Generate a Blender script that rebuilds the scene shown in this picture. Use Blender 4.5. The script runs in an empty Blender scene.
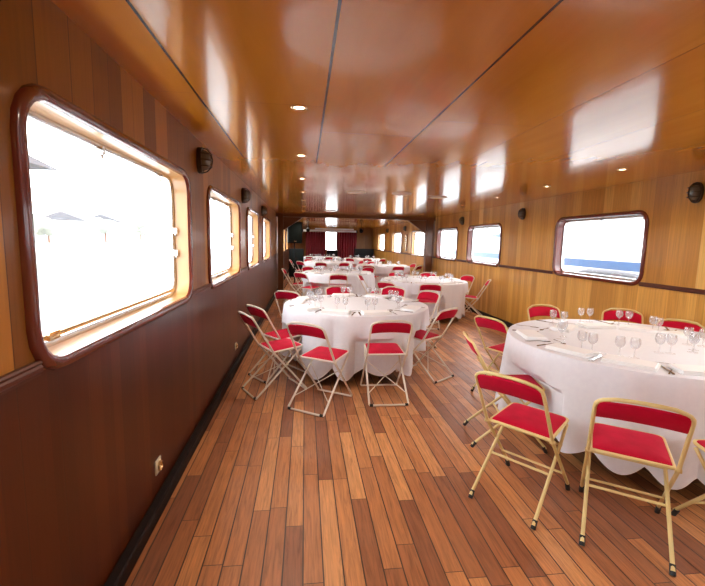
import bpy, math, random
from math import sin, cos, pi, radians, sqrt, hypot, atan2
from mathutils import Vector, Matrix, Euler

C = bpy.context.scene.collection
SC = bpy.context.scene

# ------------------------------------------------------------------ camera
H_CAM = 1.4943
PITCH, YAW, ROLL, F_PX = 0.1248, 0.1164, 0.0216, 409.98
cam_d = bpy.data.cameras.new('camera'); cam = bpy.data.objects.new('camera', cam_d); C.objects.link(cam)
cam_d.sensor_width = 36.0; cam_d.sensor_fit = 'HORIZONTAL'; cam_d.lens = F_PX / 705 * 36.0
cam_d.clip_start = 0.02; cam_d.clip_end = 500
fw = Vector((sin(YAW)*cos(PITCH), cos(YAW)*cos(PITCH), -sin(PITCH)))
rt = Vector((cos(YAW), -sin(YAW), 0)); up = rt.cross(fw)
r2 = rt*cos(ROLL) + up*sin(ROLL); u2 = -rt*sin(ROLL) + up*cos(ROLL)
mw = Matrix((r2, u2, -fw)).transposed().to_4x4(); mw.translation = (0, 0, H_CAM)
cam.matrix_world = mw
SC.camera = cam

# ------------------------------------------------------------------ light, view
SC.view_settings.view_transform = 'Standard'; SC.view_settings.look = 'None'
SC.view_settings.gamma = 1.0; SC.view_settings.use_curve_mapping = False
SC.view_settings.exposure = 1.05
W = bpy.data.worlds.new('overcast_sky'); SC.world = W; W.use_nodes = True
bg = W.node_tree.nodes['Background']
bg.inputs['Color'].default_value = (0.93, 0.96, 1.0, 1); bg.inputs['Strength'].default_value = 5.5
SPOT_POWER = 12.0
SPOT_COL = (1.0, 0.88, 0.74)

# ------------------------------------------------------------------ room numbers
XL, XR, ZC, YB, YF = -0.81, 3.74, 2.236, -2.2, 23.0
RAIL = 1.075

# ------------------------------------------------------------------ material helpers
def new_mat(name):
    m = bpy.data.materials.new(name); m.use_nodes = True
    return m, m.node_tree, m.node_tree.nodes['Principled BSDF']
def plain(name, col, rough=.5, metal=0, spec=.5, **kw):
    m, nt, b = new_mat(name)
    b.inputs['Base Color'].default_value = (*col, 1); b.inputs['Roughness'].default_value = rough
    b.inputs['Metallic'].default_value = metal; b.inputs['Specular IOR Level'].default_value = spec
    for k, v in kw.items(): b.inputs[k.replace('_', ' ')].default_value = v
    # slight procedural unevenness
    n = nt.nodes.new('ShaderNodeTexNoise'); n.inputs['Scale'].default_value = 14
    tc = nt.nodes.new('ShaderNodeTexCoord'); nt.links.new(tc.outputs['Object'], n.inputs['Vector'])
    mr = nt.nodes.new('ShaderNodeMapRange'); mr.inputs['To Min'].default_value = max(0, rough-.05); mr.inputs['To Max'].default_value = min(1, rough+.05)
    nt.links.new(n.outputs['Fac'], mr.inputs['Value']); nt.links.new(mr.outputs['Result'], b.inputs['Roughness'])
    return m
class NT:
    def __init__(s, nt): s.nt = nt
    def m(s, op, a, b=None, c=None):
        n = s.nt.nodes.new('ShaderNodeMath'); n.operation = op
        for i, v in enumerate((a, b, c)):
            if v is None: continue
            if isinstance(v, (int, float)): n.inputs[i].default_value = v
            else: s.nt.links.new(v, n.inputs[i])
        return n.outputs[0]
    def pos(s):
        g = s.nt.nodes.new('ShaderNodeNewGeometry'); x = s.nt.nodes.new('ShaderNodeSeparateXYZ')
        s.nt.links.new(g.outputs['Position'], x.inputs[0]); return g.outputs['Position'], x.outputs[0], x.outputs[1], x.outputs[2]
    def vec(s, x, y, z):
        n = s.nt.nodes.new('ShaderNodeCombineXYZ')
        for i, v in enumerate((x, y, z)):
            if isinstance(v, (int, float)): n.inputs[i].default_value = v
            else: s.nt.links.new(v, n.inputs[i])
        return n.outputs[0]
    def white(s, v):
        n = s.nt.nodes.new('ShaderNodeTexWhiteNoise'); n.noise_dimensions = '3D'; s.nt.links.new(v, n.inputs['Vector']); return n.outputs['Value']
    def noise(s, v, scale, detail=3, rough=.55, dist=0):
        n = s.nt.nodes.new('ShaderNodeTexNoise'); n.inputs['Scale'].default_value = scale; n.inputs['Detail'].default_value = detail
        n.inputs['Roughness'].default_value = rough; n.inputs['Distortion'].default_value = dist
        s.nt.links.new(v, n.inputs['Vector']); return n.outputs['Fac']
    def ramp(s, f, stops):
        n = s.nt.nodes.new('ShaderNodeValToRGB'); e = n.color_ramp.elements
        while len(e) < len(stops): e.new(.5)
        for el, (p, c) in zip(e, stops): el.position = p; el.color = (*c, 1)
        s.nt.links.new(f, n.inputs[0]); return n.outputs[0]
    def mix(s, f, a, b, mode='MIX'):
        n = s.nt.nodes.new('ShaderNodeMix'); n.data_type = 'RGBA'; n.blend_type = mode
        for i, v in ((0, f), (6, a), (7, b)):
            if isinstance(v, (int, float)): n.inputs[i].default_value = v
            elif isinstance(v, tuple): n.inputs[i].default_value = (*v, 1)
            else: s.nt.links.new(v, n.inputs[i])
        return n.outputs[2]
    def bump(s, h, strength, dist, b):
        n = s.nt.nodes.new('ShaderNodeBump'); n.inputs['Strength'].default_value = strength; n.inputs['Distance'].default_value = dist
        s.nt.links.new(h, n.inputs['Height']); s.nt.links.new(n.outputs[0], b.inputs['Normal'])

def seam(n, u, w, half):           # 1 in a seam of cell width w
    f = n.m('FRACT', n.m('DIVIDE', u, w)); d = n.m('ABSOLUTE', n.m('SUBTRACT', f, .5))
    return n.m('GREATER_THAN', d, .5 - half / w)

def mat_floor():
    m, nt, b = new_mat('teak_deck_planks'); n = NT(nt); P, x, y, z = n.pos()
    w = .092
    row = n.m('FLOOR', n.m('DIVIDE', x, w))
    off = n.m('MULTIPLY', n.white(n.vec(row, 3.1, 0)), 3.0)
    yy = n.m('ADD', y, off); L = .85
    seg = n.m('FLOOR', n.m('DIVIDE', yy, L))
    r = n.white(n.vec(row, seg, 7.7)); r2_ = n.white(n.vec(seg, row, 1.3))
    col = n.ramp(r, [(0, (.22, .068, .026)), (.3, (.36, .125, .040)), (.65, (.49, .19, .060)), (1, (.62, .28, .10))])
    g = n.noise(n.vec(n.m('MULTIPLY', x, 55), n.m('ADD', n.m('MULTIPLY', y, 3.2), n.m('MULTIPLY', r2_, 40)), 0), 1, 5, .65, 1.2)
    col = n.mix(1.0, col, n.ramp(g, [(.25, (.45, .40, .36)), (.5, (1, 1, 1)), (.75, (1.42, 1.36, 1.30))]), 'MULTIPLY')
    s1 = seam(n, x, w, .0034); s2 = seam(n, yy, L, .002)
    s = n.m('MAXIMUM', s1, s2)
    col = n.mix(s, col, (.03, .010, .006))
    wear = n.noise(P, 2.3, 4)
    col = n.mix(n.m('MULTIPLY', wear, .22), col, (.42, .24, .15))
    nt.links.new(col, b.inputs['Base Color'])
    nt.links.new(n.ramp(n.noise(P, 6, 4), [(.3, (.30,)*3), (.7, (.48,)*3)]), b.inputs['Roughness'])
    b.inputs['Specular IOR Level'].default_value = .45
    n.bump(n.m('SUBTRACT', n.m('MULTIPLY', g, .15), s), .5, .003, b)
    return m

def mat_boards(name, stops, w, seams=.0012, gloss=.25, streak=.35, dark=(.05, .02, .01), lower=None, seamk=.8, jig=.05, joint_z=None):
    m, nt, b = new_mat(name); n = NT(nt); P, x, y, z = n.pos()
    u = n.m('ADD', n.m('ADD', y, x), n.m('MULTIPLY', n.m('SINE', n.m('MULTIPLY', n.m('ADD', y, x), 5.3)), jig))
    if name.startswith('left'): b.inputs['Coat Weight'].default_value = .12
    row = n.m('FLOOR', n.m('DIVIDE', u, w)); r = n.white(n.vec(row, 5.5, 2))
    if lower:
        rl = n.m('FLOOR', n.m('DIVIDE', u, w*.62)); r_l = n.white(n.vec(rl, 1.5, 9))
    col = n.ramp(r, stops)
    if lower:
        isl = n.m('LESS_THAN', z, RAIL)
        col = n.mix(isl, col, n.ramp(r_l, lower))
    g = n.noise(n.vec(n.m('MULTIPLY', u, 60), n.m('MULTIPLY', r, 30), n.m('MULTIPLY', z, 2.0)), 1, 5, .6, .8)
    col = n.mix(streak, col, n.ramp(g, [(.25, (.45, .45, .45)), (.5, (1, 1, 1)), (.8, (1.5, 1.45, 1.4))]), 'MULTIPLY')
    s = seam(n, u, w, seams)
    col = n.mix(n.m('MULTIPLY', s, seamk), col, dark)
    nt.links.new(col, b.inputs['Base Color'])
    b.inputs['Roughness'].default_value = gloss+.12; b.inputs['Specular IOR Level'].default_value = .28 if name.startswith('left') else .35; b.inputs['Coat Weight'].default_value = .12 if name.startswith('left') else .3; b.inputs['Coat Roughness'].default_value = gloss*.5
    n.bump(n.m('SUBTRACT', n.m('MULTIPLY', g, .1), s), .25, .002, b)
    return m

def mat_ceiling():
    m, nt, b = new_mat('varnished_ceiling_panels'); n = NT(nt); P, x, y, z = n.pos()
    u = n.m('ADD', x, .565 + .667*10); w = .667
    row = n.m('FLOOR', n.m('DIVIDE', u, w)); yy = n.m('ADD', y, n.m('MULTIPLY', n.white(n.vec(row, 2, 2)), 2.4))
    seg = n.m('FLOOR', n.m('DIVIDE', yy, 2.44)); r = n.white(n.vec(row, seg, 4))
    g = n.noise(n.vec(n.m('MULTIPLY', x, 9), n.m('MULTIPLY', y, 1.1), 0), 1, 5, .6, .6)
    col = n.ramp(g, [(.2, (.52, .195, .010)), (.5, (.57, .222, .014)), (.8, (.62, .25, .020))])
    col = n.mix(.12, col, n.ramp(r, [(0, (.75, .72, .7)), (1, (1.12, 1.12, 1.12))]), 'MULTIPLY')
    f = n.m('FRACT', n.m('DIVIDE', u, w)); d = n.m('ABSOLUTE', n.m('SUBTRACT', n.m('ABSOLUTE', n.m('SUBTRACT', f, .5)), .5))
    half = n.m('MULTIPLY', n.m('ADD', n.m('LESS_THAN', x, 1.2), .4), .0042)
    s1 = n.m('LESS_THAN', n.m('MULTIPLY', d, w), half)
    s2 = seam(n, yy, 2.44, .0012)
    col = n.mix(s1, col, (.012, .006, .004)); col = n.mix(n.m('MULTIPLY', s2, .6), col, (.10, .04, .015))
    nt.links.new(col, b.inputs['Base Color'])
    wv = n.noise(n.vec(n.m('MULTIPLY', x, 1.6), n.m('MULTIPLY', y, .5), 0), 1, 2)
    b.inputs['Roughness'].default_value = .17; b.inputs['Specular IOR Level'].default_value = .5
    b.inputs['Coat Weight'].default_value = .35; b.inputs['Coat Roughness'].default_value = .06
    n.bump(wv, .08, .05, b)
    return m

def mat_velvet():
    m, nt, b = new_mat('red_velvet'); n = NT(nt)
    tc = nt.nodes.new('ShaderNodeTexCoord')
    g = n.noise(tc.outputs['Object'], 9, 4)
    nt.links.new(n.ramp(g, [(.3, (.42, .0006, .018)), (.7, (.56, .0015, .034))]), b.inputs['Base Color'])
    b.inputs['Roughness'].default_value = .75; b.inputs['Sheen Weight'].default_value = .12; b.inputs['Sheen Tint'].default_value = (1, .25, .4, 1)
    b.inputs['Specular IOR Level'].default_value = .15
    n.bump(n.noise(tc.outputs['Object'], 400, 2), .2, .001, b)
    return m
def mat_cloth():
    m, nt, b = new_mat('white_damask_cloth'); n = NT(nt)
    tc = nt.nodes.new('ShaderNodeTexCoord')
    g = n.noise(tc.outputs['Object'], 30, 4)
    nt.links.new(n.ramp(g, [(.3, (.80, .81, .86)), (.7, (.84, .85, .89))]), b.inputs['Base Color'])
    b.inputs['Roughness'].default_value = .8; b.inputs['Specular IOR Level'].default_value = .2
    n.bump(n.noise(tc.outputs['Object'], 5, 3), .15, .01, b)
    return m
def mat_glass(name, alpha, tint=(1, 1, 1), rough=.02, fres=.4, highlight_white=0):
    m, nt, b = new_mat(name); nt.nodes.remove(b)
    out = nt.nodes['Material Output']
    t = nt.nodes.new('ShaderNodeBsdfTransparent'); t.inputs[0].default_value = (*tint, 1)
    g = nt.nodes.new('ShaderNodeBsdfGlossy'); g.inputs['Roughness'].default_value = rough
    lw = nt.nodes.new('ShaderNodeLayerWeight'); lw.inputs['Blend'].default_value = .35
    ma = nt.nodes.new('ShaderNodeMath'); ma.operation = 'MULTIPLY_ADD'; ma.inputs[1].default_value = fres; ma.inputs[2].default_value = alpha
    nt.links.new(lw.outputs['Fresnel'], ma.inputs[0])
    mx = nt.nodes.new('ShaderNodeMixShader'); nt.links.new(ma.outputs[0], mx.inputs[0]); nt.links.new(t.outputs[0], mx.inputs[1]); nt.links.new(g.outputs[0], mx.inputs[2])
    fin = mx.outputs[0]
    if highlight_white:  # diffuse white mixed in, standing in for bright highlights on the glass
        d = nt.nodes.new('ShaderNodeBsdfTranslucent'); d.inputs[0].default_value = (.95, .96, 1, 1); d2 = nt.nodes.new('ShaderNodeBsdfDiffuse'); d2.inputs[0].default_value = (.95, .96, 1, 1)
        a_ = nt.nodes.new('ShaderNodeMixShader'); nt.links.new(d.outputs[0], a_.inputs[1]); nt.links.new(d2.outputs[0], a_.inputs[2])
        m2 = nt.nodes.new('ShaderNodeMixShader'); m2.inputs[0].default_value = highlight_white; nt.links.new(fin, m2.inputs[1]); nt.links.new(a_.outputs[0], m2.inputs[2]); fin = m2.outputs[0]
    nt.links.new(fin, out.inputs['Surface'])
    return m
def mat_emit(name, col, s):
    m, nt, b = new_mat(name); b.inputs['Emission Color'].default_value = (*col, 1); b.inputs['Emission Strength'].default_value = s
    b.inputs['Base Color'].default_value = (.8, .8, .8, 1)
    return m

M = dict(
    floor=mat_floor(), ceiling=mat_ceiling(),
    wall_l=mat_boards('left_wall_boards', [(0, (.19, .066, .008)), (.5, (.29, .11, .014)), (1, (.42, .175, .026))], .15, .0018, .22, .3,  # upper boards darker than the right wall's oak, backlit shade put into the colour
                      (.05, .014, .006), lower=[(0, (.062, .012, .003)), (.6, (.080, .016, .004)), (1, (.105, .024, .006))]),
    wall_r=mat_boards('right_wall_boards', [(0, (.46, .21, .034)), (.45, (.58, .29, .052)), (.85, (.64, .34, .07)), (1, (.82, .52, .16))], .17, .0009, .3, .45,
                      (.25, .11, .03), lower=[(0, (.52, .25, .04)), (.5, (.62, .32, .06)), (1, (.74, .41, .09))], seamk=.5),
    wall_far=mat_boards('far_wall_boards', [(0, (.34, .15, .04)), (1, (.46, .22, .06))], .2, .001, .3, .35),
    rim=plain('maroon_varnished_rim', (.13, .022, .014), .22, 0, .5, Coat_Weight=.6),
    rail=plain('dark_red_moulding', (.09, .020, .010), .35, 0, .4, Coat_Weight=.1),
    reveal=plain('light_oak_reveal', (.62, .34, .13), .3, 0, .5, Coat_Weight=.4),
    dark=plain('dark_skirting', (.012, .006, .005), .6, 0, .2),
    post=plain('brown_post_wood', (.12, .040, .013), .32, 0, .4, Coat_Weight=.2),
    steel=plain('brushed_steel', (.62, .62, .62), .25, 1), white_paint=plain('white_enamel', (.8, .8, .8), .3),
    gold=plain('gold_painted_tube', (.74, .58, .25), .38, .0), silver=plain('champagne_painted_tube', (.76, .69, .58), .38, .0),
    rubber=plain('black_rubber', (.02, .02, .02), .6), velvet=mat_velvet(), cloth=mat_cloth(),
    napkin=plain('white_paper_napkin', (.92, .92, .92), .85, 0, .2),
    pane=mat_glass('window_pane_glass', .01, fres=.22), glass=mat_glass('drinking_glass', .03, (.985, .985, .99), .06, .30, .10),
    cutlery=plain('cutlery_steel', (.32, .30, .29), .18, 1), bronze=plain('dark_bronze', (.055, .04, .03), .35, .7),
    lampglass=plain('smoky_lamp_glass', (.13, .12, .10), .12, 0, .8, Coat_Weight=1.0),
    lens=mat_emit('lit_downlight_lens', (1, .82, .55), 14), brass=plain('brass_ring', (.75, .55, .30), .25, .9),
    disc=plain('cream_disc_paint', (.85, .76, .66), .4), curtain=plain('burgundy_curtain_fabric', (.20, .008, .020), .8, 0, .2, Sheen_Weight=.3),
    black=plain('black_plastic', (.008, .008, .009), .6, 0, .15), grille=plain('speaker_grille', (.008, .012, .011), .7, 0, .15),
    cream=plain('cream_plastic', (.72, .66, .50), .4), underside=plain('table_plywood', (.06, .045, .045), .6),
    table_leg=plain('grey_table_leg', (.3, .3, .3), .35, .8),
    hull=plain('white_hull_paint', (.60, .61, .62), .35), stripe=plain('blue_hull_stripe', (.015, .06, .15), .35),
    cabin_glass=plain('tinted_cabin_glass', (.06, .10, .14), .1), quay=plain('pale_stone', (.66, .66, .64), .9),
    house=plain('pale_render', (.34, .34, .34), .9), tree=plain('bank_foliage', (.20, .22, .19), .9), roof=plain('grey_roof', (.10, .10, .11), .8),
    water=plain('river_water', (.16, .20, .20), .12, 0, .6), screen=plain('screen_casing', (.72, .72, .74), .4),
)

# ------------------------------------------------------------------ mesh helpers
class MB:
    def __init__(s): s.v = []; s.f = []
    def add(s, vs, fs):
        b = len(s.v); s.v += [tuple(v) for v in vs]; s.f += [tuple(b+i for i in f) for f in fs]; return s
    def box(s, x0, x1, y0, y1, z0, z1, bev=0):
        if bev <= 0:
            return s.add([(x0,y0,z0),(x1,y0,z0),(x1,y1,z0),(x0,y1,z0),(x0,y0,z1),(x1,y0,z1),(x1,y1,z1),(x0,y1,z1)],
                         [(0,3,2,1),(4,5,6,7),(0,1,5,4),(1,2,6,5),(2,3,7,6),(3,0,4,7)])
        rings = []
        for z, i in ((z0, bev), (z0+bev, 0), (z1-bev, 0), (z1, bev)):
            r = []
            for cx, cy, a0 in ((x1, y1, 0), (x0, y1, 90), (x0, y0, 180), (x1, y0, 270)):
                sx = 1 if cx == x1 else -1; sy = 1 if cy == y1 else -1
                for a in (0, 45, 90):
                    t = radians(a0+a); r.append((cx-sx*bev + (bev-i*.7)*cos(t), cy-sy*bev + (bev-i*.7)*sin(t), z))
            rings.append(r)
        return s.loft(rings, True, True)
    def loft(s, rings, closed=True, caps=False):
        n = len(rings[0]); vs = [p for r in rings for p in r]; fs = []
        for k in range(len(rings)-1):
            for i in range(n if closed else n-1):
                j = (i+1) % n; fs.append((k*n+i, k*n+j, (k+1)*n+j, (k+1)*n+i))
        if caps: fs.append(tuple(range(n))[::-1]); fs.append(tuple((len(rings)-1)*n+i for i in range(n)))
        return s.add(vs, fs)
    def tube(s, pts, r, seg=8, closed=False, caps=True, sq=(1, 1)):
        P = [Vector(p) for p in pts]; n = len(P); rings = []; prev = None
        for i in range(n):
            if closed: t = (P[(i+1) % n]-P[i-1]).normalized()
            elif i == 0: t = (P[1]-P[0]).normalized()
            elif i == n-1: t = (P[-1]-P[-2]).normalized()
            else: t = ((P[i+1]-P[i]).normalized()+(P[i]-P[i-1]).normalized()).normalized()
            if prev is None:
                a = Vector((0, 0, 1)) if abs(t.z) < .9 else Vector((1, 0, 0)); u = t.cross(a).normalized()
            else:
                u = (prev - t*prev.dot(t)).normalized()
            prev = u; w = t.cross(u); rr = r[i] if isinstance(r, (list, tuple)) else r
            rings.append([P[i]+u*(rr*sq[0]*cos(2*pi*k/seg))+w*(rr*sq[1]*sin(2*pi*k/seg)) for k in range(seg)])
        if closed: rings.append(rings[0])
        return s.loft(rings, True, caps and not closed)
    def lathe(s, prof, seg=16, c=(0, 0, 0), caps=False):
        rings = [[(c[0]+r*cos(2*pi*k/seg), c[1]+r*sin(2*pi*k/seg), c[2]+z) for k in range(seg)] for r, z in prof]
        return s.loft(rings, True, caps)
    def xf(s, mat):
        s.v = [tuple(mat @ Vector(v)) for v in s.v]; return s
    def build(s, name, mat, parent=None, smooth=True, label=None):
        me = bpy.data.meshes.new(name); me.from_pydata(s.v, [], s.f); me.validate(); me.update()
        if smooth:
            me.polygons.foreach_set('use_smooth', [True]*len(me.polygons))
            try: me.set_sharp_from_angle(angle=radians(38))
            except Exception: pass
        me.materials.append(M[mat] if isinstance(mat, str) else mat)
        o = bpy.data.objects.new(name, me); C.objects.link(o)
        if parent: o.parent = parent
        if label: o['label'] = label
        return o
def tag(o, label=None, cat=None, group=None, kind=None):
    if label: o['label'] = label
    if cat: o['category'] = cat
    if group: o['group'] = group
    if kind: o['kind'] = kind
    return o
def empty(name, loc=(0, 0, 0), rz=0):
    o = bpy.data.objects.new(name, None); o.empty_display_size = .1; C.objects.link(o); o.location = loc; o.rotation_euler = (0, 0, rz); return o
def copy_tree(o, parent=None):
    c = o.copy(); C.objects.link(c); c.parent = parent
    for ch in [k for k in bpy.data.objects if k.parent == o and k != c]: copy_tree(ch, c)
    return c
def struct(o): o['kind'] = 'structure'; return o

def rrect(y0, y1, z0, z1, r, n=5):
    pts = []
    for cy, cz, a0 in ((y1-r, z1-r, 0), (y0+r, z1-r, 90), (y0+r, z0+r, 180), (y1-r, z0+r, 270)):
        for k in range(n+1):
            t = radians(a0+90*k/n); pts.append((cy+r*cos(t), cz+r*sin(t)))
    return pts

# ------------------------------------------------------------------ shell
WZ0, WZ1 = 1.105, 1.868
LW = [(-1.6, 0.3), (1.325, 2.985), (3.60, 5.20), (5.92, 7.26), (8.0, 9.6), (12.6, 14.2), (14.9, 16.6), (17.6, 19.2)]
RW = [(-1.5, .2), (.7, 2.45), (4.20, 5.80), (7.60, 9.18), (9.88, 11.42), (12.62, 14.25), (15.85, 17.6), (19.3, 21.1)]
def set_z(left):
    global WZ0, WZ1
    WZ0, WZ1 = (1.10, 1.90) if left else (1.105, 1.868)
def wall_side(name, X, sgn, wins, mat):
    mb = MB(); edges = []
    last = YB
    for i, (a, b_) in enumerate(wins):
        nxt = YF if i == len(wins)-1 else (b_+wins[i+1][0])/2
        ring = rrect(a, b_, WZ0, WZ1, .11)
        outer = []
        cy, cz = (a+b_)/2, (WZ0+WZ1)/2
        n = len(ring)
        # outer ring: corners of the bay plus edge points
        for k, (y, z) in enumerate(ring):
            q = k // 6; j = k % 6
            # quadrant corners: (nxt,ZC),(last,ZC),(last,0),(nxt,0)
            cyy, czz = ((nxt, ZC), (last, ZC), (last, 0), (nxt, 0))[q]
            f = j/5
            if q in (0, 2):
                py, pz = (cyy, z) if f < .5 else (y, czz)
            else:
                py, pz = (y, czz) if f < .5 else (cyy, z)
            if j in (2, 3): py, pz = cyy, czz
            outer.append((py, pz))
        vs = [(X, y, z) for y, z in ring] + [(X, y, z) for y, z in outer]
        fs = [(k, (k+1) % n, n+(k+1) % n, n+k) for k in range(n)]
        mb.add(vs, fs); last = nxt
    o = mb.build(name, mat, smooth=False); struct(o)
    return o
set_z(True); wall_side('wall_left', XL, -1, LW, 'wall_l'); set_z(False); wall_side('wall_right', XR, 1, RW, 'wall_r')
struct(MB().box(XL-.3, XR+.3, YB, YF, -.12, 0).build('floor', 'floor', smooth=False))
struct(MB().box(XL-.3, XR+.3, YB-.1, YF+.1, ZC, ZC+.12).build('ceiling', 'ceiling', smooth=False))
struct(MB().box(XL-.3, XR+.3, YB-.1, YB, 0, ZC).build('wall_back', 'wall_r', smooth=False))
# far wall with its window opening
FX0, FX1, FZ0, FZ1 = 1.12, 1.72, 1.02, 1.98
mb = MB(); mb.box(XL-.3, FX0, YF, YF+.1, 0, ZC); mb.box(FX1, XR+.3, YF, YF+.1, 0, ZC); mb.box(FX0, FX1, YF, YF+.1, 0, FZ0); mb.box(FX0, FX1, YF, YF+.1, FZ1, ZC)
struct(mb.build('wall_far', 'wall_far', smooth=False))

WN = 0
def window(X, sgn, a, b_, stay=False, clips=()):
    global WN; WN += 1
    root = empty('window_%d' % WN, (X, (a+b_)/2, 0)); struct(root)
    oy = (a+b_)/2
    def ring(off, x, r=.11): return [(x, y-oy, z) for y, z in rrect(a-off, b_+off, WZ0-off, WZ1+off, r+off)]
    i = -sgn
    # rounded rim standing proud of the wall
    rim = MB().loft([ring(.0, -.002*sgn+0), ring(.004, i*.016), ring(.014, i*.022), ring(.036, i*.020), ring(.047, i*.010), ring(.049, 0)])
    rim.build('rim', 'rim', root)
    rv = MB().loft([ring(.002, i*.004), ring(0, sgn*.02), ring(-.002, sgn*.115)]); rv.build('reveal', 'rim' if (sgn > 0 and a < 10) else 'reveal', root)
    fr = MB().loft([ring(0, sgn*.085), ring(-.012, sgn*.083), ring(-.024, sgn*.087), ring(-.028, sgn*.10), ring(-.024, sgn*.125), ring(0, sgn*.13)])
    fr.build('metal_frame', 'steel', root)
    p = [(sgn*.105, y-oy, z) for y, z in rrect(a+.02, b_-.02, WZ0+.02, WZ1-.02, .10)]
    p2 = [(x+sgn*.006, y, z) for x, y, z in p]
    MB().loft([p, p2], True, True).build('pane', 'pane', root, smooth=False)
    # clips: small catches on the metal frame
    for cy, cz in clips:
        m_ = MB(); m_.box(sgn*.065, sgn*.088, cy-oy-.008, cy-oy+.008, cz-.026, cz+.010, .003)
        m_.lathe([(0, -.042), (.007, -.040), (.009, -.033), (.007, -.024), (0, -.02)], 10, (sgn*.072, cy-oy, cz))
        m_.build('window_catch', 'steel', root)
    if stay:
        m_ = MB().tube([(sgn*.075, a+.06-oy, WZ0+.045), (sgn*.075, b_-.12-oy, WZ0+.045)], .011, 8)
        m_.box(sgn*.064, sgn*.084, a+.16-oy, a+.225-oy, WZ0+.032, WZ0+.060, .005)
        m_.build('stay_bar', 'brass', root)
    # outer hull thickness, closing the cavity round the reveal
    return root
set_z(True)
for k, (a, b_) in enumerate(LW):
    window(XL, -1, a, b_, stay=(k in (1, 2)), clips=[(a+(b_-a)*.38, WZ1-.03), (a+(b_-a)*.82, WZ1-.03), (b_-.03, 1.55), (b_-.03, 1.40)] if k in (1, 2, 3) else [])
set_z(False)
for k, (a, b_) in enumerate(RW):
    window(XR, 1, a, b_, stay=False, clips=[(a+.12, WZ1-.02), (a+(b_-a)*.5, WZ1-.02), (b_-.12, WZ1-.02)] if k in (2, 3) else [])
root = empty('window_17', ((FX0+FX1)/2, YF, 0)); struct(root)
w2 = (FX1-FX0)/2
mb = MB(); mb.box(-w2-.05, w2+.05, -.03, 0, FZ1, FZ1+.05, .006); mb.box(-w2-.05, w2+.05, -.03, 0, FZ0-.05, FZ0, .006)
mb.box(-w2-.05, -w2, -.03, 0, FZ0, FZ1, .006); mb.box(w2, w2+.05, -.03, 0, FZ0, FZ1, .006); mb.build('frame', 'white_paint', root)
MB().box(-w2, w2, .04, .05, FZ0, FZ1).build('pane', 'pane', root, smooth=False)

# mouldings, skirting
def rail(name, X, i, wins):
    mb = MB(); segs = []; last = YB
    for a, b_ in wins: segs.append((last, a-.012)); last = b_+.012
    segs.append((last, YF))
    prof = [(0, .020), (.012, .020), (.017, .014), (.013, .006), (.018, .000), (.018, -.012), (.011, -.017), (.011, -.026), (0, -.028)]
    for y0, y1 in segs:
        if y1 <= y0: continue
        mb.loft([[(X+i*p, y, RAIL+q+.02) for p, q in prof] for y in (y0, y1)], False)
    struct(mb.build(name, 'rail', smooth=True))
rail('trim_1', XL, 1, LW); rail('trim_2', XR, -1, RW)
struct(MB().box(XL, XL+.05, YB, YF, 0, .085, .01).build('baseboard_left', 'dark', smooth=False))
struct(MB().box(XR-.05, XR, YB, YF, 0, .085, .01).build('baseboard_right', 'dark', smooth=False))
# portal: two posts, knees and a beam
PY0, PY1 = 11.66, 11.86
for nm, x0, x1, d in (('trim_5', XL+.052, XL+.20, 1), ('trim_6', XR-.26, XR-.052, -1)):
    mb = MB().box(x0, x1, PY0, PY1, 0, ZC, .008)
    xe = x1 if d == 1 else x0
    prof = [(xe, ZC-.10), (xe+d*.52, ZC-.10), (xe+d*.50, ZC-.13), (xe+d*.02, ZC-.46), (xe, ZC-.46)]
    mb.loft([[(x, y, z) for x, z in prof] for y in (PY0+.04, PY1-.04)], True, True)
    struct(mb.build(nm, 'post', smooth=False))
struct(MB().box(XL, XR, PY0+.01, PY1-.01, ZC-.095, ZC, .006).build('trim_7', 'post', smooth=False))

# ------------------------------------------------------------------ ceiling fittings
def downlight():
    root = empty('downlight', (0, 0, ZC))
    MB().lathe([(.046, -.001), (.047, -.006), (.040, -.010), (.030, -.006), (.028, 0)], 24).build('ring', 'brass', root)
    MB().lathe([(.0, -.004), (.015, -.005), (.029, -.003)], 24).build('lens', 'lens', root)
    return root
def spot_light(root):
    l = bpy.data.lights.new('downlight_lamp', 'SPOT'); l.energy = SPOT_POWER; l.color = SPOT_COL; l.spot_size = radians(150); l.spot_blend = .8; l.shadow_soft_size = .05
    o = bpy.data.objects.new('downlight_lamp', l); C.objects.link(o); o.parent = root; o.location = (0, 0, -.03)
dl0 = downlight(); first = True
lefts = [-.3, 1.1, 2.43, 3.74, 5.1, 6.45, 7.8, 9.2, 10.6, 12.4, 13.7, 15.0, 16.3, 17.6, 18.9, 20.2, 21.5]
rights = [-.1, 1.2, 2.45, 3.71, 4.95, 6.3, 7.74, 9.1, 10.5, 12.4, 13.7, 15.0, 16.3, 17.6, 18.9, 20.2, 21.5]
ords = ['first', 'second', 'third', 'fourth', 'fifth', 'sixth', 'seventh', 'eighth', 'ninth', 'tenth', 'eleventh', 'twelfth', 'thirteenth', 'fourteenth', 'fifteenth', 'sixteenth', 'seventeenth']
for side, X, ys, st in (('left', -.04, lefts, 2), ('right', 3.0, rights, 3)):
    for k, y in enumerate(ys):
        o = dl0 if first else copy_tree(dl0); first = False
        o.location = (X, y, ZC)
        if y > 11.7:
            tag(o, 'tiny lit downlight in the far %s row, beyond the cross beam' % side, 'ceiling light', 'lit downlights in the %s row beyond the beam' % side)
        elif k < st:
            tag(o, 'lit round downlight of the %s row, behind the picture edge' % side, 'ceiling light', 'near lit downlights of the %s row outside the view' % side)
        else:
            tag(o, 'lit round downlight, %s counting from the near end of the %s ceiling row' % (ords[k-st], side), 'ceiling light', 'lit downlights in the %s ceiling row' % side)
for side, X, ys in (('l', -.04, lefts), ('r', 3.0, rights)):
    pass
for o in [k for k in list(bpy.data.objects) if k.name.startswith('downlight') and k.parent is None]: spot_light(o)
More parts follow.
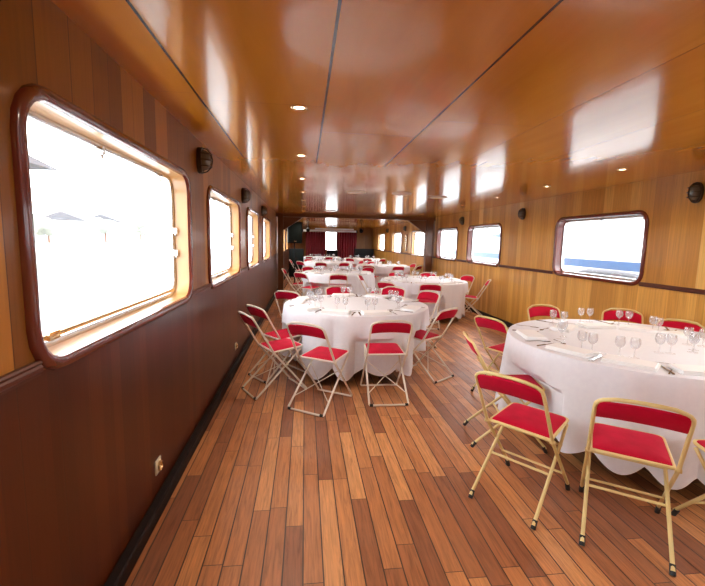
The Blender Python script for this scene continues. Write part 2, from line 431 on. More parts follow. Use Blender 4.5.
# pale round ceiling discs
v0 = None
for (x, y, lab) in ((.76, 6.3, 'pale round ceiling vent leftmost of the row over the nearest tables'), (1.45, 6.25, 'pale round ceiling vent in the middle of the row over the nearest tables'),
                    (2.12, 6.55, 'pale round ceiling vent furthest right in the row over the nearest tables'), (.6, 10.1, 'pale round ceiling vent just in front of the cross beam'),
                    (1.2, 12.4, 'pale round ceiling vent just behind the cross beam')):
    if v0 is None:
        o = v0 = empty('ceiling_disc', (x, y, ZC))
        MB().lathe([(.15, 0), (.152, -.006), (.142, -.012), (.128, -.010)], 32).build('rim', 'disc', o)
        MB().lathe([(0, -.009), (.06, -.009), (.075, -.006), (.09, -.009), (.13, -.009)], 32).build('cover', 'disc', o)
    else:
        o = copy_tree(v0)
    o.location = (x, y, ZC); tag(o, lab, 'disc', 'pale round discs in the ceiling')

# ------------------------------------------------------------------ bulkhead wall lamps
def bulkhead():
    root = empty('wall_lamp')
    # local +x points out of the wall; oval, tall in z
    def oval(k, x, n=20): return [(x, .058*k*cos(2*pi*i/n), .092*k*sin(2*pi*i/n)) for i in range(n)]
    MB().loft([oval(1.05, 0), oval(1.08, .012), oval(1.0, .028), oval(.88, .030)], True, True).build('base', 'bronze', root)
    MB().loft([oval(.84, .028), oval(.80, .055), oval(.62, .080), oval(.3, .093), oval(.03, .096)], True, True).build('glass_cover', 'lampglass', root)
    mb = MB()
    for zz, k in ((-.045, .86), (0, 1.0), (.045, .86)):
        mb.tube([(.020, -.060*k, zz), (.062, -.052*k, zz), (.094, -.028*k, zz), (.103, 0, zz), (.094, .028*k, zz), (.062, .052*k, zz), (.020, .060*k, zz)], .0045, 6)
    mb.tube([(.02, 0, -.095), (.065, 0, -.082), (.096, 0, -.048), (.105, 0, 0), (.096, 0, .048), (.065, 0, .082), (.02, 0, .095)], .0055, 6)
    mb.tube([(x, y*1.03, z*1.03) for x, y, z in oval(1.0, .030)], .006, 6, closed=True)
    mb.build('cage', 'bronze', root)
    return root
bl = bulkhead(); first = True
for X, rz, y, z, lab in ((XL, 0, 3.32, 2.08, 'dark caged oval wall lamp right of the large near left window'), (XL, 0, 5.5, 2.05, 'dark caged oval wall lamp past the second left window'),
                         (XL, 0, 7.85, 2.02, 'dark caged oval wall lamp past the third left window'),
                         (XR, pi, 3.62, 2.03, 'dark caged oval wall lamp nearest the camera on the light oak right wall'), (XR, pi, 6.80, 2.03, 'dark caged oval wall lamp between the two nearest right windows in view'),
                         (XR, pi, 9.55, 2.04, 'dark caged oval wall lamp above the gap before the right post'), (XR, pi, 15.2, 2.02, 'dark caged oval wall lamp just beyond the right post'),
                         (XR, pi, 18.5, 2.02, 'dark caged oval wall lamp furthest away on the right wall')):
    o = bl if first else copy_tree(bl); first = False
    o.location = (X, y, z); o.rotation_euler = (0, 0, rz); tag(o, lab, 'wall lamp', 'caged bulkhead lamps on the walls')

# sockets on the left wall
s0 = None
for y, z, lab in ((2.25, .235, 'small cream wall socket low on the near left wall'), (4.84, .24, 'small cream wall socket low on the left wall behind the silver chairs')):
    if s0 is None:
        o = s0 = empty('wall_socket')
        MB().box(0, .010, -.040, .040, -.040, .040, .004).build('plate', 'cream', o)
        mb = MB().lathe([(.028, 0), (.028, .014), (.022, .016), (.019, .006), (0, .005)], 20); mb.xf(Matrix.Rotation(pi/2, 4, 'Y')); mb.v = [(x+.008, y_, z_) for x, y_, z_ in mb.v]
        mb.build('outlet', 'brass', o)
    else: o = copy_tree(s0)
    o.location = (XL, y, z); tag(o, lab, 'socket', 'sockets low on the left wall')

# ------------------------------------------------------------------ chairs
W_, WF, WS = .19, .183, .172
TOP = (-.285, .795); HIN = (-.075, .432); FF = (.275, .012); SF = (.235, .458); RF = (-.25, .012)
def chair(gold):
    tm = 'gold' if gold else 'silver'
    root = empty('folding_chair')
    r = .0098
    # upper tube of the backrest: hinge - corner - bowed top rail - corner - hinge
    pts = []
    def back_at(z):
        t = (z-HIN[1])/(TOP[1]-HIN[1]); return HIN[0]+(TOP[0]-HIN[0])*t
    pts.append((-W_, HIN[0], HIN[1]))
    for z in (.52, .61, .69, .735): pts.append((-W_+.004*(z-.43)/.3, back_at(z), z))
    rr = .05
    for a in (20, 45, 70): t = radians(a); pts.append((-W_+.004+rr*(1-cos(t)), back_at(.745+rr*sin(t)*.7), .742+rr*sin(t)*.85))
    for x in (-.11, -.06, 0, .06, .11): pts.append((x, back_at(.80)-.022*(1-(x/.19)**2), .788+.020*(1-(x/.19)**2)))
    full = pts + [(-x, y, z) for x, y, z in reversed(pts[:8])]
    MB().tube(full, r, 10).build('back_frame', tm, root)
    # back pad: a curved upholstered band
    mb = MB(); rings = []
    for k in range(13):
        u = -1+2*k/12; x = u*(W_-.012); bow = .022*(1-u*u); arch = .020*(1-u*u)
        e = .9 if abs(u) > .95 else 1
        zt = .772+arch; zb = .672+arch*.9
        th = .011*(1-.5*u**6)
        ring = []
        for zz, o_ in ((zt, 0), (zt-.008, th), ((zt+zb)/2, th*1.35), (zb+.008, th), (zb, 0), (zb+.008, -th*.8), ((zt+zb)/2, -th), (zt-.008, -th*.8)):
            ring.append((x, back_at(zz)-bow+o_, zz))
        rings.append(ring)
    mb.loft(rings, True, True).build('backrest', 'velvet', root)
    # legs
    for sx in (-1, 1):
        lg = MB().tube([(sx*W_, HIN[0], HIN[1]), (sx*W_, FF[0], FF[1]+(.02 if gold else .012))], r, 10).build('leg', tm, root)
        if gold: MB().tube([(sx*W_, FF[0]-.018, .045), (sx*W_, FF[0]+.005, 0.002)], .0135, 10).build('rubber_foot', 'rubber', lg, label='black rubber foot')
        x0 = sx*(WS-.002)
        lg = MB().tube([(x0, SF[0]-.02, SF[1]-.022), (sx*WF, RF[0]+.006, RF[1]+.010)], r, 10).build('leg', tm, root)
        if gold: MB().tube([(sx*WF, RF[0]+.030, .042), (sx*WF, RF[0]+.003, .002)], .0135, 10).build('rubber_foot', 'rubber', lg, label='black rubber foot')
    def on_rear(z):
        t = (z-RF[1])/(SF[1]-.022-RF[1]); return RF[0]+(SF[0]-.02-RF[0])*t
    if gold:
        for z in (.345, .215): MB().tube([(-WF, on_rear(z), z), (WF, on_rear(z), z)], .0075, 8).build('rung', tm, root)
        MB().tube([(-W_, .16, .155), (W_, .16, .155)], .007, 8).build('rung', tm, root)
    else:
        for yy, ww in ((RF[0], WF), (FF[0], W_)):
            s_ = 1 if yy > 0 else -1
            MB().tube([(-ww, yy-s_*.01, .022), (-ww+.008, yy, .012), (-ww+.03, yy+s_*.004, .0105), (ww-.03, yy+s_*.004, .0105), (ww-.008, yy, .012), (ww, yy-s_*.01, .022)], .0095, 8).build('floor_bar', tm, root)
        for sx in (-1, 1):
            MB().tube([(sx*WF, on_rear(.34), .34), (-sx*WF, on_rear(.09), .09)], .0042, 6).build('brace', tm, root)
            MB().tube([(sx*WF*.82, RF[0]-.004, .013), (sx*WF*.98, RF[0]-.004, .013)], .0125, 8).build('rubber_foot', 'rubber', root, label='black rubber foot')
    # seat
    sr, sf = HIN[0]+.004, SF[0]+.012
    def outline(ins, r_=.035):
        c = [(-(W_-.012)+ins, sr+ins), ((W_-.012)-ins, sr+ins), (WS-ins, sf-ins), (-WS+ins, sf-ins)]; out = []
        for i in range(4):
            p0, p1, p2 = Vector(c[i-1]), Vector(c[i]), Vector(c[(i+1) % 4]); a = (p0-p1).normalized(); b2 = (p2-p1).normalized(); rr_ = r_*(.35 if i < 2 else 1)
            for t in (0, .25, .5, .75, 1):
                q = p1+a*rr_*(1-t)**2+b2*rr_*t**2; out.append((q.x, q.y))
        return out
    def zs(y, o_): t = (y-sr)/(sf-sr); return HIN[1]+.004+(SF[1]-HIN[1]-.002)*t+o_
    fr = MB().tube([(x, y, zs(y, 0)) for x, y in outline(.002)], .0095, 8, closed=True); fr.build('seat_frame', tm, root)
    rings = [[(x, y, zs(y, o_)) for x, y in outline(ins)] for ins, o_ in ((.012, -.010), (.006, 0), (.009, .010), (.022, .017), (.06, .0215), (.105, .023))]
    MB().loft(rings, True, True).build('seat', 'velvet', root)
    for sx in (-1, 1):
        m_ = MB().tube([(sx*(W_-.014), HIN[0], HIN[1]), (sx*(W_+.013), HIN[0], HIN[1])], .012, 10); m_.build('hinge', tm, root)
    return root
T = [(.62, 4.9, .86), (2.66, 2.94, .97), (.8, 9.9, .86), (2.4, 8.1, .86), (2.5, 13.1, .86), (.8, 14.6, .86), (.8, 19.2, .86), (2.5, 18.0, .86)]
gold_c = chair(True); silv_c = chair(False); used = {True: False, False: False}
def put_chair(gold, x, y, rot, label, group):
    p = gold_c if gold else silv_c
    o = copy_tree(p) if used[gold] else p; used[gold] = True
    o.location = (x, y, 0); o.rotation_euler = (0, 0, rot); tag(o, label, 'chair', group); return o
def put_back(gold, bx, by, ti, label, group, turn=0):   # back-top position, facing the table
    tx, ty, R_ = T[ti]; d_ = hypot(bx-tx, by-ty); k_ = max(1, (R_+.47)/d_)
    if ti < 6: bx, by = min(3.60, max(-.64, tx+(bx-tx)*k_)), ty+(by-ty)*k_
    rot = atan2(-(tx-bx), ty-by)+turn
    x = bx-sin(rot)*.285; y = by+cos(rot)*.285
    return put_chair(gold, x, y, rot, label, group)
G2 = 'gold folding chairs around the nearest right table'; G1 = 'silver folding chairs around the middle table'
put_chair(True, 1.685, 1.834, -.627, 'gold-framed red folding chair nearest the camera, seen from behind at the big right table', G2)
put_chair(True, 1.288, 2.172, -.90, 'gold-framed red folding chair turned three-quarters, left of the near right table', G2)
put_chair(True, 1.52, 2.88, -1.80, 'gold-framed red folding chair seen edge-on, hidden behind the three-quarter one', G2)
put_chair(True, 2.00, 3.80, -1.15, 'gold-framed red folding chair at the far left corner of the near right table', G2)
put_back(True, 2.74, 4.42, 1, 'red folding chair behind the big right table, leftmost of three by the oak wall', G2)
put_back(True, 3.52, 4.14, 1, 'red folding chair behind the big right table, middle backrest below the right window', G2)
put_back(True, 3.62, 3.34, 1, 'red backrest behind the big right table, cut by the right edge of the photo', G2)
put_chair(True, 2.23, 1.62, -.13, 'gold-framed red folding chair at bottom right, only its seat corner in the photo', G2)
put_chair(False, .148, 3.652, -.575, 'silver-framed red folding chair in front of the middle table, left of the two', G1)
put_chair(False, .775, 3.799, 0.0, 'silver-framed red folding chair square-on in front of the middle table, right of the two', G1)
put_chair(False, 1.375, 4.42, .66, 'silver-framed red folding chair leaning back at the right side of the middle table', G1)
put_chair(False, -.31, 4.03, -1.08, 'silver-framed red folding chair seen edge-on, nearest the left wall', G1)
put_chair(False, -.30, 4.50, -.93, 'silver-framed red folding chair just behind the edge-on one by the left wall', G1)
put_chair(False, -.14, 5.88, -.42, 'red folding chair at the far left corner of the middle table', G1)
put_back(False, .50, 6.26, 0, 'red folding chair directly behind the middle table, half hidden by its glasses', G1)
put_back(False, 1.38, 6.24, 0, 'red folding chair behind the middle table, right of the half-hidden one', G1)
put_back(False, 1.80, 5.72, 0, 'light-framed red folding chair at the far right of the middle table', G1)
G3 = 'folding chairs around the second left table'
for bx, by, lab in ((-.44, 10.0, 'edge-on red folding chair closest to the left wall at the second left table'), (-.07, 9.0, 'red folding chair with slanting backrest, left front of the second left table'),
                    (.70, 8.59, 'red folding chair seen squarely from behind at the front of the second left table'), 
                    (.13, 10.9, 'red folding chair at the far left of the second left table'), (1.72, 11.0, 'bright red folding chair at the far right of the second left table')):
    put_back(False, bx, by, 2, lab, G3)
G4 = 'folding chairs around the second right table'
for bx, by, lab in ((1.40, 7.05, 'red folding chair at the left front of the second right table'), (2.15, 6.82, 'dark red backrest of the folding chair at the front of the second right table'),
                    (1.30, 8.45, 'red folding chair with pale slanted frame at the left side of the second right table'), (2.1, 9.38, 'red folding chair at the far side of the second right table'),
                    (3.42, 7.75, 'folding chair seen edge-on at the wall side of the second right table'), (3.50, 8.65, 'red folding chair by the right wall, behind the edge-on one'),
                    (2.85, 9.3, 'red folding chair at the far right corner of the second right table')):
    put_back(False, bx, by, 3, lab, G4)
G5 = 'folding chairs around the third right table'
for bx, by, lab in ((1.86, 11.95, 'dark red folding chair at the left front of the third right table'), (2.73, 11.78, 'dark red folding chair squarely at the front of the third right table'),
                    (3.38, 12.3, 'folding chair at the right front of the third right table, near the right post'), (3.55, 13.3, 'edge-on folding chair by the right wall at the third right table'),
                    (2.3, 14.4, 'red folding chair behind the third right table')):
    put_back(False, bx, by, 4, lab, G5)
G6 = 'folding chairs around the third left table'
for bx, by, lab in ((-.43, 14.7, 'folding chair nearest the left wall at the third left table'), (-.14, 13.75, 'folding chair at the left front of the third left table'),
                    (.50, 13.25, 'folding chair at the front of the third left table, left of centre'), (1.25, 13.45, 'dark red folding chair at the right front of the third left table'),
                    (1.85, 14.9, 'folding chair on the right side of the third left table'), (.1, 15.75, 'red folding chair at the far left of the third left table')):
    put_back(False, bx, by, 5, lab, G6)
for ti, nm in ((6, 'left'), (7, 'right')):
    for a in ((205, 240, 280) if nm == 'left' else (238, 272, 306)):
        x, y, r_ = T[ti]
        put_back(False, x+1.27*cos(radians(a)), y+1.27*sin(radians(a)), ti, 'tiny red folding chair around the furthest %s table' % nm, 'folding chairs around the furthest %s table' % nm)

# ------------------------------------------------------------------ tables and cloths
def chair_limits(ti, n):
    # how far out the cloth can hang at each angle before a tucked-in chair holds it back
    tx, ty, R = T[ti]; lim = [9.0]*n
    for o in [k for k in bpy.data.objects if k.name.startswith('folding_chair') and k.parent is None]:
        mx = Matrix.Translation(o.location) @ Matrix.Rotation(o.rotation_euler.z, 4, 'Z')
        if hypot(o.location.x-tx, o.location.y-ty) > R+.7: continue
        pts = [(q*.2/6, .262) for q in range(-6, 7)]+[(sx*(.185+.01*q/6), .26-.28*q/6) for sx in (-1, 1) for q in range(7)]+[(sx*.2, .12+.17*q/5) for sx in (-1, 1) for q in range(6)]
        for p in pts:
            w = mx @ Vector((p[0], p[1], 0)); dx, dy = w.x-tx, w.y-ty; d = hypot(dx, dy); t = atan2(dy, dx); i = round(t/(2*pi)*n)
            if d < .25: continue
            for k in range(-3, 4): lim[(i+k) % n] = min(lim[(i+k) % n], d-.02)
    base = [max(R-(.09 if R > .9 else .22), min(v, R+.1)) for v in lim]
    for _ in range(10): base = [min(base[i], (base[i-1]+base[i]+base[(i+1) % n])/3) for i in range(n)]
    return base
def cloth(R, seed, folds, zt=.747, zb=.12, lim=None):
    rng = random.Random(seed); n = 288; sm = lambda f: f*f*(3-2*f)
    ph = [rng.uniform(0, 2*pi) for _ in range(6)]
    def wave(t):
        w = t + .16*sin(3*t+ph[0]) + .09*sin(5*t+ph[1])
        a = .55+.35*sin(2*t+ph[2])+.1*sin(7*t+ph[3])
        return (2*abs(sin(folds*w/2))-1.2)*max(.65, a)+.2*sin(3*w+ph[4])
    mb = MB(); rings = []
    for q in (.02, .3, .6, .85, .97): rings.append([(R*q*cos(2*pi*i/n), R*q*sin(2*pi*i/n), zt) for i in range(n)])
    rings.append([((R+.003)*cos(2*pi*i/n), (R+.003)*sin(2*pi*i/n), zt-.003) for i in range(n)])
    rings.append([((R+.008)*cos(2*pi*i/n), (R+.008)*sin(2*pi*i/n), zt-.014) for i in range(n)])
    K = 14
    for k in range(1, K+1):
        f = k/K; ring = []
        for i in range(n):
            t = 2*pi*i/n; w = wave(t)
            rr = R+.012+.045*f+w*.042*f**.8
            z = zt-.014-(zt-.014-zb)*f
            z -= .060*w*f**7
            if lim is not None:
                q_ = sm(min(1, max(0, (.62-z)/.16))); cap = (R+.2)*(1-q_)+lim[i]*q_
                if rr > cap: rr = cap+(rr-cap)*.0
            ring.append((rr*cos(t), rr*sin(t), z))
        rings.append(ring)
    mb.loft(rings, True, False); mb.f.append(tuple(range(n)))
    return mb
tl_ = ['middle one ringed by silver chairs', 'largest, nearest on the right', 'second along the left side', 'second along the right side',
       'third on the right, by the post', 'third along the left side', 'furthest left, before the curtains', 'furthest on the right']
for i, (x, y, R) in enumerate(T):
    root = empty('round_table', (x, y, 0)); tag(root, 'round table under a white cloth, '+tl_[i], 'table', 'round banquet tables')
    MB().lathe([(0, .715), (R-.01, .715), (R, .72), (R, .738), (R-.006, .743), (0, .743)], 64).build('tabletop', 'underside', root)
    for sx in (-1, 1):
        for sy in (-1, 1):
            MB().tube([(sx*.26, sy*.22, .715), (sx*.28, sy*.26, .0)], .014, 10).build('leg', 'table_leg', root)
    o = cloth(R, 11+i, 26 if R > .9 else 19, zb=.12, lim=chair_limits(i, 288)).build('tablecloth', 'cloth'); o.location = (x, y, 0)
    tag(o, ['white floor-length cloth on the middle table with the silver chairs', 'big white cloth with scalloped hem on the nearest right table', 'white cloth on the second left table', 'white cloth on the second right table',
            'white cloth on the third right table by the post', 'white cloth on the third left table', 'white cloth on the furthest left table by the curtains', 'white cloth on the furthest right table'][i], 'tablecloth', 'white tablecloths')

# ------------------------------------------------------------------ tableware
TZ = .7475
BOWL = [(.004, .060), (.012, .064), (.024, .074), (.031, .090), (.033, .106), (.030, .128), (.028, .138), (.0268, .138), (.0288, .126), (.0315, .106), (.0295, .091), (.022, .077), (.010, .068), (0, .066)]
STEM = [(.031, 0), (.032, .002), (.020, .004), (.006, .009), (.0036, .016), (.0034, .050), (.005, .060)]
gl0 = empty('wine_glass'); MB().lathe(BOWL, 18).build('bowl', 'glass', gl0); MB().lathe(STEM, 18).build('stem', 'glass', gl0)
glf = MB().lathe(STEM+BOWL[1:], 12).build('wine_glass', 'glass')
def napkin_mesh():
    mb = MB()
    for z0, z1, a, b_, sh in ((0, .009, .150, .082, 0), (.009, .017, .148, .080, .004), (.017, .025, .144, .076, -.003)):
        mb.box(-a+sh, a+sh, -b_, b_, z0+.0003, z1, .0024)
    return mb
nap0 = napkin_mesh().build('napkin', 'napkin')
def fork_mesh():
    mb = MB(); prof = [(0, .0045), (.03, .0055), (.08, .003), (.115, .0028), (.125, .006), (.14, .010), (.152, .011)]
    mb.loft([[(x_*1, y, z) for x_, z in ((-w, .003+h), (w, .003+h), (w, .0015+h), (-w, .0015+h))] for (y, w), h in zip(prof, (0, 0, .003, .005, .003, 0, .001))], True, True)
    for q in (-.0085, -.0028, .0028, .0085): mb.box(q-.0016, q+.0016, .150, .195, .002, .0045)
    return mb
def knife_mesh():
    mb = MB(); mb.box(-.0065, .0065, 0, .095, .001, .008, .002)
    mb.loft([[(-a, y, .002), (b2, y, .002), (b2, y, .0042), (-a, y, .0042)] for y, a, b2 in ((.09, .005, .006), (.12, .006, .010), (.19, .006, .011), (.212, .005, .006), (.220, .003, .001))], True, True)
    return mb
def spoon_mesh():
    mb = MB().loft([[(-w, y, .002+h), (w, y, .002+h), (w, y, .0038+h), (-w, y, .0038+h)] for y, w, h in ((0, .0055, 0), (.03, .005, 0), (.09, .0028, .004), (.12, .003, .005))], True, True)
    rings = []
    for k in range(7):
        u = k/6; y = .115+.055*u; w = .001+.0175*sin(pi*min(1, u*.97+.02))**.7
        rings.append([(w*cos(a), y, .003+.006*(0 if a < pi else 1)*0+ (.004 if sin(a) > 0 else -.0005)*sin(pi*u)+.001) for a in [2*pi*j/8 for j in range(8)]])
    mb.loft(rings, True, True); return mb
fork0 = fork_mesh().build('fork', 'cutlery'); knife0 = knife_mesh().build('knife', 'cutlery'); spoon0 = spoon_mesh().build('spoon', 'cutlery')
U = {}
def cp(p, key):
    if key in U: return copy_tree(p)
    U[key] = 1; return p
def put(p, key, x, y, rz, lab, cat, grp):
    o = cp(p, key); o.location = (x, y, TZ); o.rotation_euler = (0, 0, rz); tag(o, lab, cat, grp); return o
rng = random.Random(5)
def setting(ti, adeg, place, tname, near=True, glass_r=.66, pair=None):
    sect = ['right', 'far right', 'far', 'far left', 'left', 'near left', 'near', 'near right'][int(((adeg+22.5) % 360)//45)]+' side of '
    tx, ty, R = T[ti]; a = radians(adeg); ex, ey = cos(a), sin(a); lx, ly = -ey, ex   # e outward, l tangent
    rz = a+pi/2+rng.uniform(-.12, .12)   # local +y points inward (-e)
    def P(r_, t_): return tx+ex*r_+lx*t_, ty+ey*r_+ly*t_
    g = tname
    def L(item): return '%s %s' % (item, place) if near else '%s on the %s%s' % (item, sect, g)
    x, y = P(R-(.40 if pair and adeg in (14, 48, 84, 124) else .15), 0); put(nap0, 'n', x, y, rz, L('folded white paper napkin'), 'napkin', 'napkins on '+g)
    x, y = P(R*glass_r, -.045) if pair is None else pair[0]
    x2, y2 = P(R*glass_r-.02, .045) if pair is None else pair[1]
    if near:
        put(gl0, 'g', x, y, 0, L('clear stemmed glass, one of a pair,'), 'glass', 'glasses on '+g); put(gl0, 'g', x2, y2, 0, L('clear stemmed glass standing beside its twin'), 'glass', 'glasses on '+g)
    else:
        put(glf, 'gf', x, y, 0, 'clear stemmed glass on the '+sect+g, 'glass', 'glasses on '+g); put(glf, 'gf', x2, y2, 0, 'clear stemmed glass on the '+sect+g, 'glass', 'glasses on '+g)
    if ti < 4:
        # outward end nearest the rim; handle at rim, pointing inward
        j = rng.uniform(-.15, .15)
        x, y = P(R-.05, .20); put(fork0, 'f', x, y, rz+j, L('steel fork'), 'fork', 'forks on '+g)
        x, y = P(R-.05, -.20); put(knife0, 'k', x, y, rz-j, L('steel knife'), 'knife', 'knives on '+g)
    if ti < 2:
        x, y = P(R-.30, .09); put(spoon0, 's', x, y, rz-pi/2+rng.uniform(-.2, .2), L('small dessert spoon'), 'spoon', 'spoons on '+g)
N2 = 'the nearest right table'; N1 = 'the middle table'
pl = [(166, 'by the edge-on gold chair, big right table', ((2.05, 3.02), (2.12, 3.10))), (200, 'before the three-quarter gold chair', ((2.03, 2.63), (2.00, 2.70))), (226, 'before the nearest gold chair', ((2.16, 2.53), (2.23, 2.48))),
      (252, 'before the cut-off gold chair', ((2.53, 2.60), (2.60, 2.58))), (282, 'beyond the cut-off gold chair', ((2.80, 2.60), (2.87, 2.66))), (312, 'on the big table, first setting out of frame', None),
      (342, 'on the big table, second setting out of frame', ((2.98, 2.82), (3.05, 2.76))), (14, 'on the big table before the cut-off backrest', ((3.10, 3.22), (3.12, 3.30))), (48, 'before the middle backrest by the oak wall', ((3.05, 3.62), (3.12, 3.58))),
      (84, 'before the leftmost backrest by the oak wall', ((2.74, 3.75), (2.83, 3.74))), (124, 'before the far left gold chair', ((2.36, 3.62), (2.42, 3.54)))]
for a, p_, pr_ in pl: setting(1, a, p_, N2, pair=pr_)
pl1 = [(246, 'before the left front silver chair'), (280, 'before the right front silver chair'), (324, 'before the side-on right silver chair'), (212, 'before the edge-on chair at the left wall'), (178, 'before the second left-wall chair'),
       (143, 'before the far left silver chair'), (97, 'before the half-hidden silver chair'), (60, 'before the chair right of the half-hidden one'), (24, 'before the light-framed far right chair')]
for a, p_ in pl1: setting(0, a, p_, N1)
for ti, nm, cnt in ((2, 'the second left table', 9), (3, 'the second right table', 9), (4, 'the third right table', 8), (5, 'the third left table', 8), (6, 'the furthest left table', 8), (7, 'the furthest right table', 8)):
    for k in range(cnt): setting(ti, 360*k/cnt+12, '', nm, near=False)

# ------------------------------------------------------------------ far end of the room
def curtain(name, x0, x1, y, z0, z1, label):
    n = int((x1-x0)/.012); rngc = random.Random(int(x0*100))
    f = []
    for i in range(n+1):
        u = i/n; x = x0+(x1-x0)*u; f.append((x, y+.035*sin(u*(x1-x0)*48+.6*sin(u*9))))
    rings = [[(x, yy+(.01*sin(z*2+x*5)), z) for x, yy in f] for z in [z0+(z1-z0)*k/6 for k in range(7)]]
    back = [[(x, yy+.006, z) for x, yy, z in r] for r in rings]
    mb = MB().loft(rings, False); mb.loft(back, False); o = mb.build(name, 'curtain'); tag(o, label, 'curtain', 'burgundy curtains at the far end'); return o
curtain('curtain', .02, 1.10, 22.3, .04, 2.04, 'burgundy pleated curtain left of the bright far window')
curtain('curtain', 1.70, 2.78, 22.3, .04, 2.04, 'burgundy pleated curtain right of the bright far window')
ps = empty('projection_screen', (1.32, 21.9, 2.02)); tag(ps, 'long white roller screen casing hung above the burgundy curtains', 'projection screen')
MB().box(-1.46, 1.40, -.06, .06, -.05, .05, .015).build('casing', 'screen', ps)
for sx in (-1.46, 1.40): MB().box(sx-.03, sx+.03, -.075, .075, -.065, .065, .01).build('end_cap', 'black', ps)
for sx in (-1.2, 1.15): MB().tube([(sx, 0, .05), (sx, 0, ZC-2.02)], .012, 8).build('hanger', 'steel', ps)
lb = empty('light_bar', (1.30, 18.6, 2.03)); tag(lb, 'slimmer pale bar hanging from the ceiling in front of the screen casing', 'ceiling bar')
MB().box(-.87, .87, -.03, .03, -.03, .03, .008).build('bar', 'screen', lb)
for sx in (-.7, .7): MB().tube([(sx, 0, .03), (sx, 0, ZC-2.03)], .010, 8).build('hanger', 'steel', lb)
def stage(x, y, z, lab, d):
    r_ = empty('stage_spotlight', (x, y, z)); tag(r_, lab, 'spotlight', 'black stage spotlights by the screen')
    m_ = MB().lathe([(.0, -.13), (.06, -.12), (.075, -.02), (.085, .09), (.07, .10), (.065, .07), (0, .06)], 16); m_.xf(Matrix.Rotation(radians(115), 4, 'X')); m_.build('housing', 'black', r_)
    MB().tube([(-.1, 0, 0), (-.1, 0, .10), (0, 0, .13), (.1, 0, .10), (.1, 0, 0)], .008, 6).build('yoke', 'black', r_)
    MB().tube([(0, 0, .13), (0, 0, ZC-z)], .012, 6).build('hanger', 'black', r_)
stage(.12, 18.9, 2.0, 'black stage spotlight hanging at the left end of the screen casing', 1); stage(2.55, 18.9, 2.0, 'black stage spotlight hanging at the right end of the screen casing', -1)
# loudspeaker on stand
sp = empty('loudspeaker', (-.33, 13.0, 1.40)); sp.rotation_euler = (0, 0, .12); tag(sp, 'tall black loudspeaker raised on a stand beside the left wall', 'loudspeaker')
MB().box(-.22, .22, -.17, .17, 0, .66, .03).build('cabinet', 'black', sp)
MB().box(-.19, .19, -.185, -.168, .04, .62, .01).build('grille', 'grille', sp)
MB().box(-.03, .03, -.19, -.183, .06, .075).build('badge', 'steel', sp)
st = empty('speaker_stand', (-.33, 13.0, 0)); tag(st, 'black tripod stand carrying the loudspeaker by the left wall', 'speaker stand')
MB().tube([(0, 0, .12), (0, 0, 1.40)], .018, 10).build('pole', 'black', st)
for k in range(3):
    a = radians(90+120*k); MB().tube([(0, 0, .55), (.35*cos(a), .35*sin(a), .012)], .011, 8).build('leg', 'black', st)
cb = empty('bar_counter', (1.42, 22.0, 0)); tag(cb, 'black low counter with a pale top edge under the bright far window', 'counter')
MB().box(-.28, .28, -.25, .2, 0, 1.0, .01).build('body', 'black', cb); MB().box(-.30, .30, -.28, .22, 1.0, 1.03, .008).build('top', 'steel', cb)
sw = empty('floor_cabinet', (-.36, 17.2, 0)); tag(sw, 'dark floor cabinet behind the loudspeaker by the left wall', 'cabinet')
MB().box(-.3, .3, -.25, .25, 0, 1.15, .02).build('body', 'black', sw); MB().box(-.26, .26, -.262, -.248, .08, 1.08, .01).build('door', 'grille', sw)
pn = empty('upright_piano', (3.15, 21.9, 0)); tag(pn, 'low dark upright piece like a piano against the far right corner', 'piano')
MB().box(-.52, .50, -.15, .25, 0, 1.12, .02).build('body', 'black', pn); MB().box(-.52, .50, -.38, -.13, .64, .74, .012).build('keyboard_shelf', 'black', pn)
for sx in (-.48, .44): MB().box(sx, sx+.04, -.36, -.30, 0, .64, .005).build('leg', 'black', pn)
mi = empty('wall_mirror', (XR, 15.05, 1.50)); tag(mi, 'narrow brass-edged panel on the right wall between two far windows', 'wall panel')
MB().box(-.025, 0, -.12, .12, -.30, .30, .006).build('frame', 'rim', mi); MB().box(-.03, -.024, -.09, .09, -.27, .27).build('face', 'brass', mi)

# ------------------------------------------------------------------ outside
WZ = -.75
struct(MB().box(XR+1.5, 40, -40, 90, WZ-.3, WZ).build('ground', 'water', smooth=False))
o = MB().box(-60, XL-1.2, -40, 90, WZ-.3, WZ).build('ground', 'water', smooth=False); struct(o)
# neighbouring ship on the right
SX = 9.5
ship = empty('moored_ship', (SX, 6, WZ)); tag(ship, 'long white ship with a blue stripe moored outside the right windows', 'ship')
def shp(y0, y1, zlist, mat, nm, x0=0, x1=3, bev=0): return MB().box(x0, x1, y0-6, y1-6, zlist[0]-WZ, zlist[1]-WZ, bev).build(nm, mat, ship, smooth=False)
shp(-18, 45, (WZ-.2, .80), 'hull', 'lower_hull'); shp(-18, 45, (.80, 1.07), 'stripe', 'stripe', -.004, 3); shp(-18, 45, (1.07, 1.42), 'hull', 'upper_hull')
shp(-18, 45, (1.42, 1.46), 'screen', 'rubbing_strake', -.05, 3); shp(-18, 45, (1.46, 3.6), 'hull', 'superstructure', .15, 3)
for k in range(8):
    y = 19.5+k*3.4
    m_ = MB().box(.13, .2, y-6, y+2.4-6, 1.86-WZ, 2.06-WZ, .02); m_.build('cabin_window', 'cabin_glass', ship)
fm = Matrix.Translation((-.12, 4.5, .62-WZ))
MB().tube([(0, 0, .0), (0, .15, .06), (0, .9, .09), (0, 2.1, .08), (0, 2.7, 0)], [.03, .07, .085, .08, .04], 10).xf(fm).build('fender', 'roof', ship)
aw = empty('quay_awning', (-3.5, 5.4, 0)); tag(aw, 'dark grey awning tip outside, at the left edge of the large near window', 'awning')
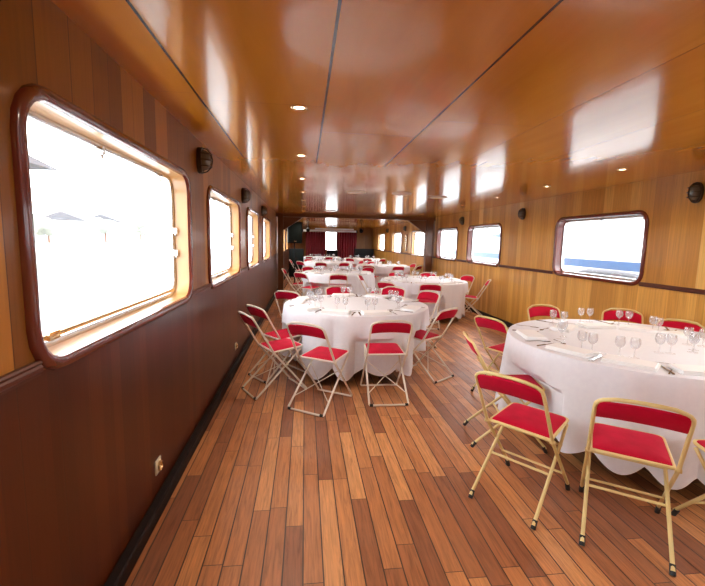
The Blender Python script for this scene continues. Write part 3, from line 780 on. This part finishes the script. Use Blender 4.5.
MB().loft([[(x, y, z) for x, z in ((-.8, h0_), (.02, h0_), (.02, h1_), (-.8, h1_))] for y, h0_, h1_ in ((-1.6, 2.40, 2.60), (.1, 2.40, 2.53), (1.0, 2.40, 2.42))], True, True).build('canopy', 'roof', aw)
MB().tube([(-.4, -1.2, -.75), (-.4, -1.2, 2.37)], .04, 8).build('pole', 'roof', aw)
# left bank: quay wall, road, houses, trees
struct(MB().box(-60, -26, -40, 110, WZ, .35).build('ground', 'quay', smooth=False))
hr = random.Random(3); h0 = None
yy = -30
k = 0
while yy < 100:
    w = hr.uniform(7, 12); h = hr.uniform(2.6, 4.4); d = 8
    r_ = empty('house', (-44, yy+w/2, .35)); tag(r_, 'pale overexposed house on the far bank seen through the left windows', 'house', 'pale houses on the far bank')
    MB().box(-d/2, d/2, -w/2, w/2, 0, h).build('wall', 'house', r_, smooth=False)
    MB().loft([[(x, y, z) for x, z in ((-d/2-.3, h), (0, h+1.6), (d/2+.3, h))] for y in (-w/2-.2, w/2+.2)], True, True).build('roof', 'roof', r_, smooth=False)
    for j in range(int(w/2.4)): MB().box(d/2, d/2+.05, -w/2+1+j*2.3, -w/2+1.9+j*2.3, 1, 2.3).build('window', 'cabin_glass', r_, smooth=False)
    yy += w+hr.uniform(1, 6); k += 1
for k in range(16):
    y = -20+k*7+hr.uniform(-2, 2); r_ = empty('tree', (-34+hr.uniform(-2, 2), y, .35)); tag(r_, 'pale hazy tree on the far bank seen through the left windows', 'tree', 'trees on the far bank')
    h = hr.uniform(2.4, 3.6); MB().tube([(0, 0, 0), (0, 0, h*.6)], .12, 7).build('trunk', 'post', r_)
    mb = MB(); 
    for _ in range(7):
        cx, cy, cz, rr = hr.uniform(-.8, .8), hr.uniform(-1, 1), h*hr.uniform(.6, 1), hr.uniform(.6, 1.1)
        mb.lathe([(0, -rr)]+[(rr*cos(t)*(1+hr.uniform(-.1, .1)), rr*sin(t)) for t in (-1.1, -.6, 0, .6, 1.1)]+[(0, rr)], 10, (cx, cy, cz))
    mb.build('crown', 'tree', r_)
